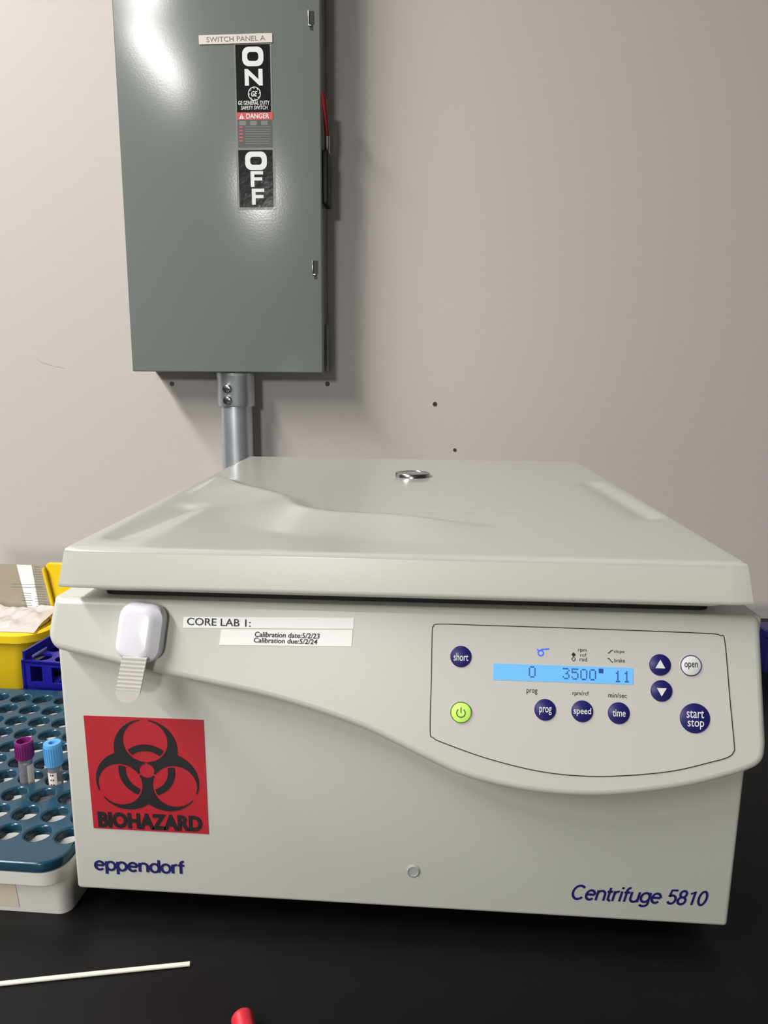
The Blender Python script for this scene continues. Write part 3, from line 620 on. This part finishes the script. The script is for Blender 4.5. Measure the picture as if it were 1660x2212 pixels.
for x in (0.003, 0.19):
    b = MB(); shape(b, [[(0, 0), (0.066, 0), (0.066, 0.093), (0, 0.093)], [(0.014, 0.070), (0.014, 0.082), (0.05, 0.082), (0.05, 0.070)]], 0.0015, 0, 0, fx(x)); b.build('end_panel', M['blue'], br)
for z in (0.0795, 0.045):
    b = MB(); shape(b, [[(0, 0.0), (0.19, 0.0), (0.19, 0.065), (0, 0.065)]] + [disc_pts(0.02 + k*0.03, 0.017 + j*0.03, 0.0115, 20)[::-1] for k in range(6) for j in range(2)], 0.0015, 0, 0, lambda a, c, w, z=z: (a, c, z + w)); b.build('shelf', M['blue'], br)

# ------------------------------------------------------------------ yellow bin with bag liner and hinged lid
YL = (-0.68, 0.49, 0.0)
yb = thing('sharps_bin', 'yellow plastic waste bin with bag liner and clear hinged lid against the wall', 'bin', YL)
x0, x1, y0, y1 = -0.17, 0.165, -0.098, -0.026
b = MB()
loft(b, [(x0 + 0.03, x1 - 0.03, y0 + 0.004, y1 - 0.004, 0.016, 0.0), (x0 + 0.028, x1 - 0.028, y0 + 0.002, y1 - 0.002, 0.018, 0.003), (x0 + 0.022, x1 - 0.02, y0 - 0.002, y1, 0.02, 0.074), (x0 + 0.02, x1 - 0.018, y0 - 0.003, y1, 0.02, 0.086), (x0 + 0.026, x1 - 0.024, y0 + 0.003, y1 - 0.003, 0.018, 0.085), (x0 + 0.034, x1 - 0.03, y0 + 0.008, y1 - 0.008, 0.014, 0.006)])
b.build('bin_tub', M['yellow'], yb, 35)
b = MB(); loft(b, [(x0 + 0.016, x1 - 0.004, y0 - 0.004, y1 + 0.001, 0.034, 0.0745), (x0 + 0.010, x1 + 0.004, y0 - 0.012, y1 + 0.002, 0.038, 0.0755), (x0 + 0.010, x1 + 0.004, y0 - 0.012, y1 + 0.002, 0.038, 0.0860), (x0 + 0.014, x1, y0 - 0.008, y1 + 0.001, 0.034, 0.0885), (x0 + 0.022, x1 - 0.010, y0 - 0.001, y1 - 0.003, 0.028, 0.0885), (x0 + 0.022, x1 - 0.010, y0 - 0.001, y1 - 0.003, 0.028, 0.0745)], cap0=False, cap1=False); b.build('rim', M['yellow'], yb, 35)
b = MB(); n = 44; vs = []; fs = []
for j in range(n + 1):
    for i in range(n + 1):
        u, v = i/n, j/n; x = x0 + 0.016 + (x1 - x0 - 0.024)*u; y = y0 - 0.003 + (y1 - y0 + 0.001)*v
        e = min(u, 1-u)*2; z = 0.0892 + 0.009*v + 0.004*sst(0.0, 0.3, v) + (0.0035*math.sin(19*u + 5*v)*math.sin(7*v + 4*u) + 0.0016*math.sin(57*u - 13*v) + 0.001*math.sin(90*u + 21*v))*sst(0, 0.25, v)*sst(0, 0.12, e)
        vs.append((x, y, z))
for j in range(n):
    for i in range(n): o = j*(n+1) + i; fs.append((o, o+1, o+n+2, o+n+1))
b.add(vs, fs, 0, True); b.build('bag_liner', M['bag'], yb, 180)
# clear lid panel standing open behind the trough, with its yellow frame on the right
X = 0.68
lf = plane_fn((0.0, -0.022, 0.0), (1, 0, 0), (0, 0.03, 1))
b = MB(); shape(b, [[(-0.16, 0.082), (X - 0.5320, 0.082), (X - 0.5465, 0.1640), (-0.16, 0.1640)]], 0.0010, 0, 0, lf, zoff=0.002)
for k in range(17):
    z = 0.1000 + k*0.0038
    rect(b, X - 0.5630 + random.uniform(-0.002, 0.002), z, X - 0.5480 + random.uniform(-0.003, 0.002) - 0.0006*(k - 8), z + 0.0008, 0.0022, 1, lf)
    if k < 6: rect(b, X - 0.5830 + random.uniform(-0.002, 0.002), z + 0.001, X - 0.5690 + random.uniform(-0.002, 0.002), z + 0.0018, 0.0022, 1, lf)
for z in (0.1290, 0.1335): rect(b, X - 0.6000, z, X - 0.5520, z + 0.0007, 0.0022, 1, lf)
b.add([(X - 0.5760, 0.094, 0.0021), (X - 0.5580, 0.094, 0.0021), (X - 0.5660, 0.164, 0.0021), (X - 0.5890, 0.164, 0.0021)], [(0, 1, 2, 3)], 2, False, lf)
tag(b.build('lid_window', [M['clear'], M['grey_ink'], M['tape']], yb), 'clear hinged lid panel with small print')
lf2 = plane_fn((0.0, -0.018, 0.0), (1, 0, 0), (0, 0.03, 1))
b = MB(); shape(b, [[(X - 0.5320, 0.080), (X - 0.490, 0.080), (X - 0.490, 0.131), (X - 0.5210, 0.1400), (X - 0.5185, 0.1662), (X - 0.5430, 0.1662), (X - 0.5470, 0.1600)]], 0.004, 0.0012, 0, lf2, zoff=0.004); b.build('lid_flange', M['yellow'], yb)
b = MB(); tube(b, [(X - 0.5462, -0.022, 0.160), (X - 0.5330, -0.0235, 0.088)], 0.0028, 8); b.build('lid_rib', M['yellow'], yb)

# ------------------------------------------------------------------ blue bin at the right edge, behind the centrifuge
BL = (0.63, 0.56, 0.0)
bb = thing('storage_box', 'dark blue plastic box standing on the bench at the right edge, behind the centrifuge', 'box', BL)
b = MB(); loft(b, [(-0.082, 0.10, -0.017, 0.019, 0.005, 0.0), (-0.084, 0.102, -0.019, 0.020, 0.006, 0.058)]); b.build('box_base', M['blue_bin'], bb, 35)
b = MB(); loft(b, [(-0.086, 0.104, -0.021, 0.021, 0.006, 0.058), (-0.087, 0.105, -0.022, 0.022, 0.006, 0.0590), (-0.087, 0.105, -0.022, 0.022, 0.006, 0.068), (-0.085, 0.103, -0.020, 0.020, 0.005, 0.070)]); b.build('box_lid', M['blue_bin'], bb, 35)

# ------------------------------------------------------------------ things lying on the bench in front
p0, p1 = Vector((-0.42, -0.1200, 0.0018)), Vector((-0.1535, -0.0630, 0.0018))
d = p1 - p0
b = MB(); tube(b, [p0 + d*k/12 + Vector((0, 0.0012*math.sin(PI*k/12), 0)) for k in range(13)], 0.0017, 12)
tag(b.build('applicator_stick', M['stick']), 'thin pale stick lying on the black bench in front of the white tub', 'stick')
RC = Vector((-0.0965, -0.1195, 0.0078)); ax = Vector((-0.42, 0.90, 0.0)).normalized(); sx = Vector((ax.y, -ax.x, 0))
rt = thing('sample_tube', 'red-capped tube lying on the bench, cut off by the bottom edge of the photo', 'test tube', RC)
rf = lambda a, c, w: sx*a + Vector((0, 0, 1))*c + ax*w
b = MB(); lathe(b, [(0.0066, -0.014), (0.0070, -0.013), (0.0074, 0.0065), (0.0076, 0.007), (0.0076, 0.0085), (0.0070, 0.0095), (0.0060, 0.0095), (0.0056, 0.005), (0.001, 0.005)], 32, 0, rf)
b.build('cap', M['red_cap'], rt)
b = MB(); lathe(b, [(0.0058, -0.010), (0.0058, -0.068), (0.0050, -0.074), (0.002, -0.0775), (0.0005, -0.078)], 28, 0, rf); b.build('tube_body', M['glass'], rt)
bpy.context.view_layer.update()
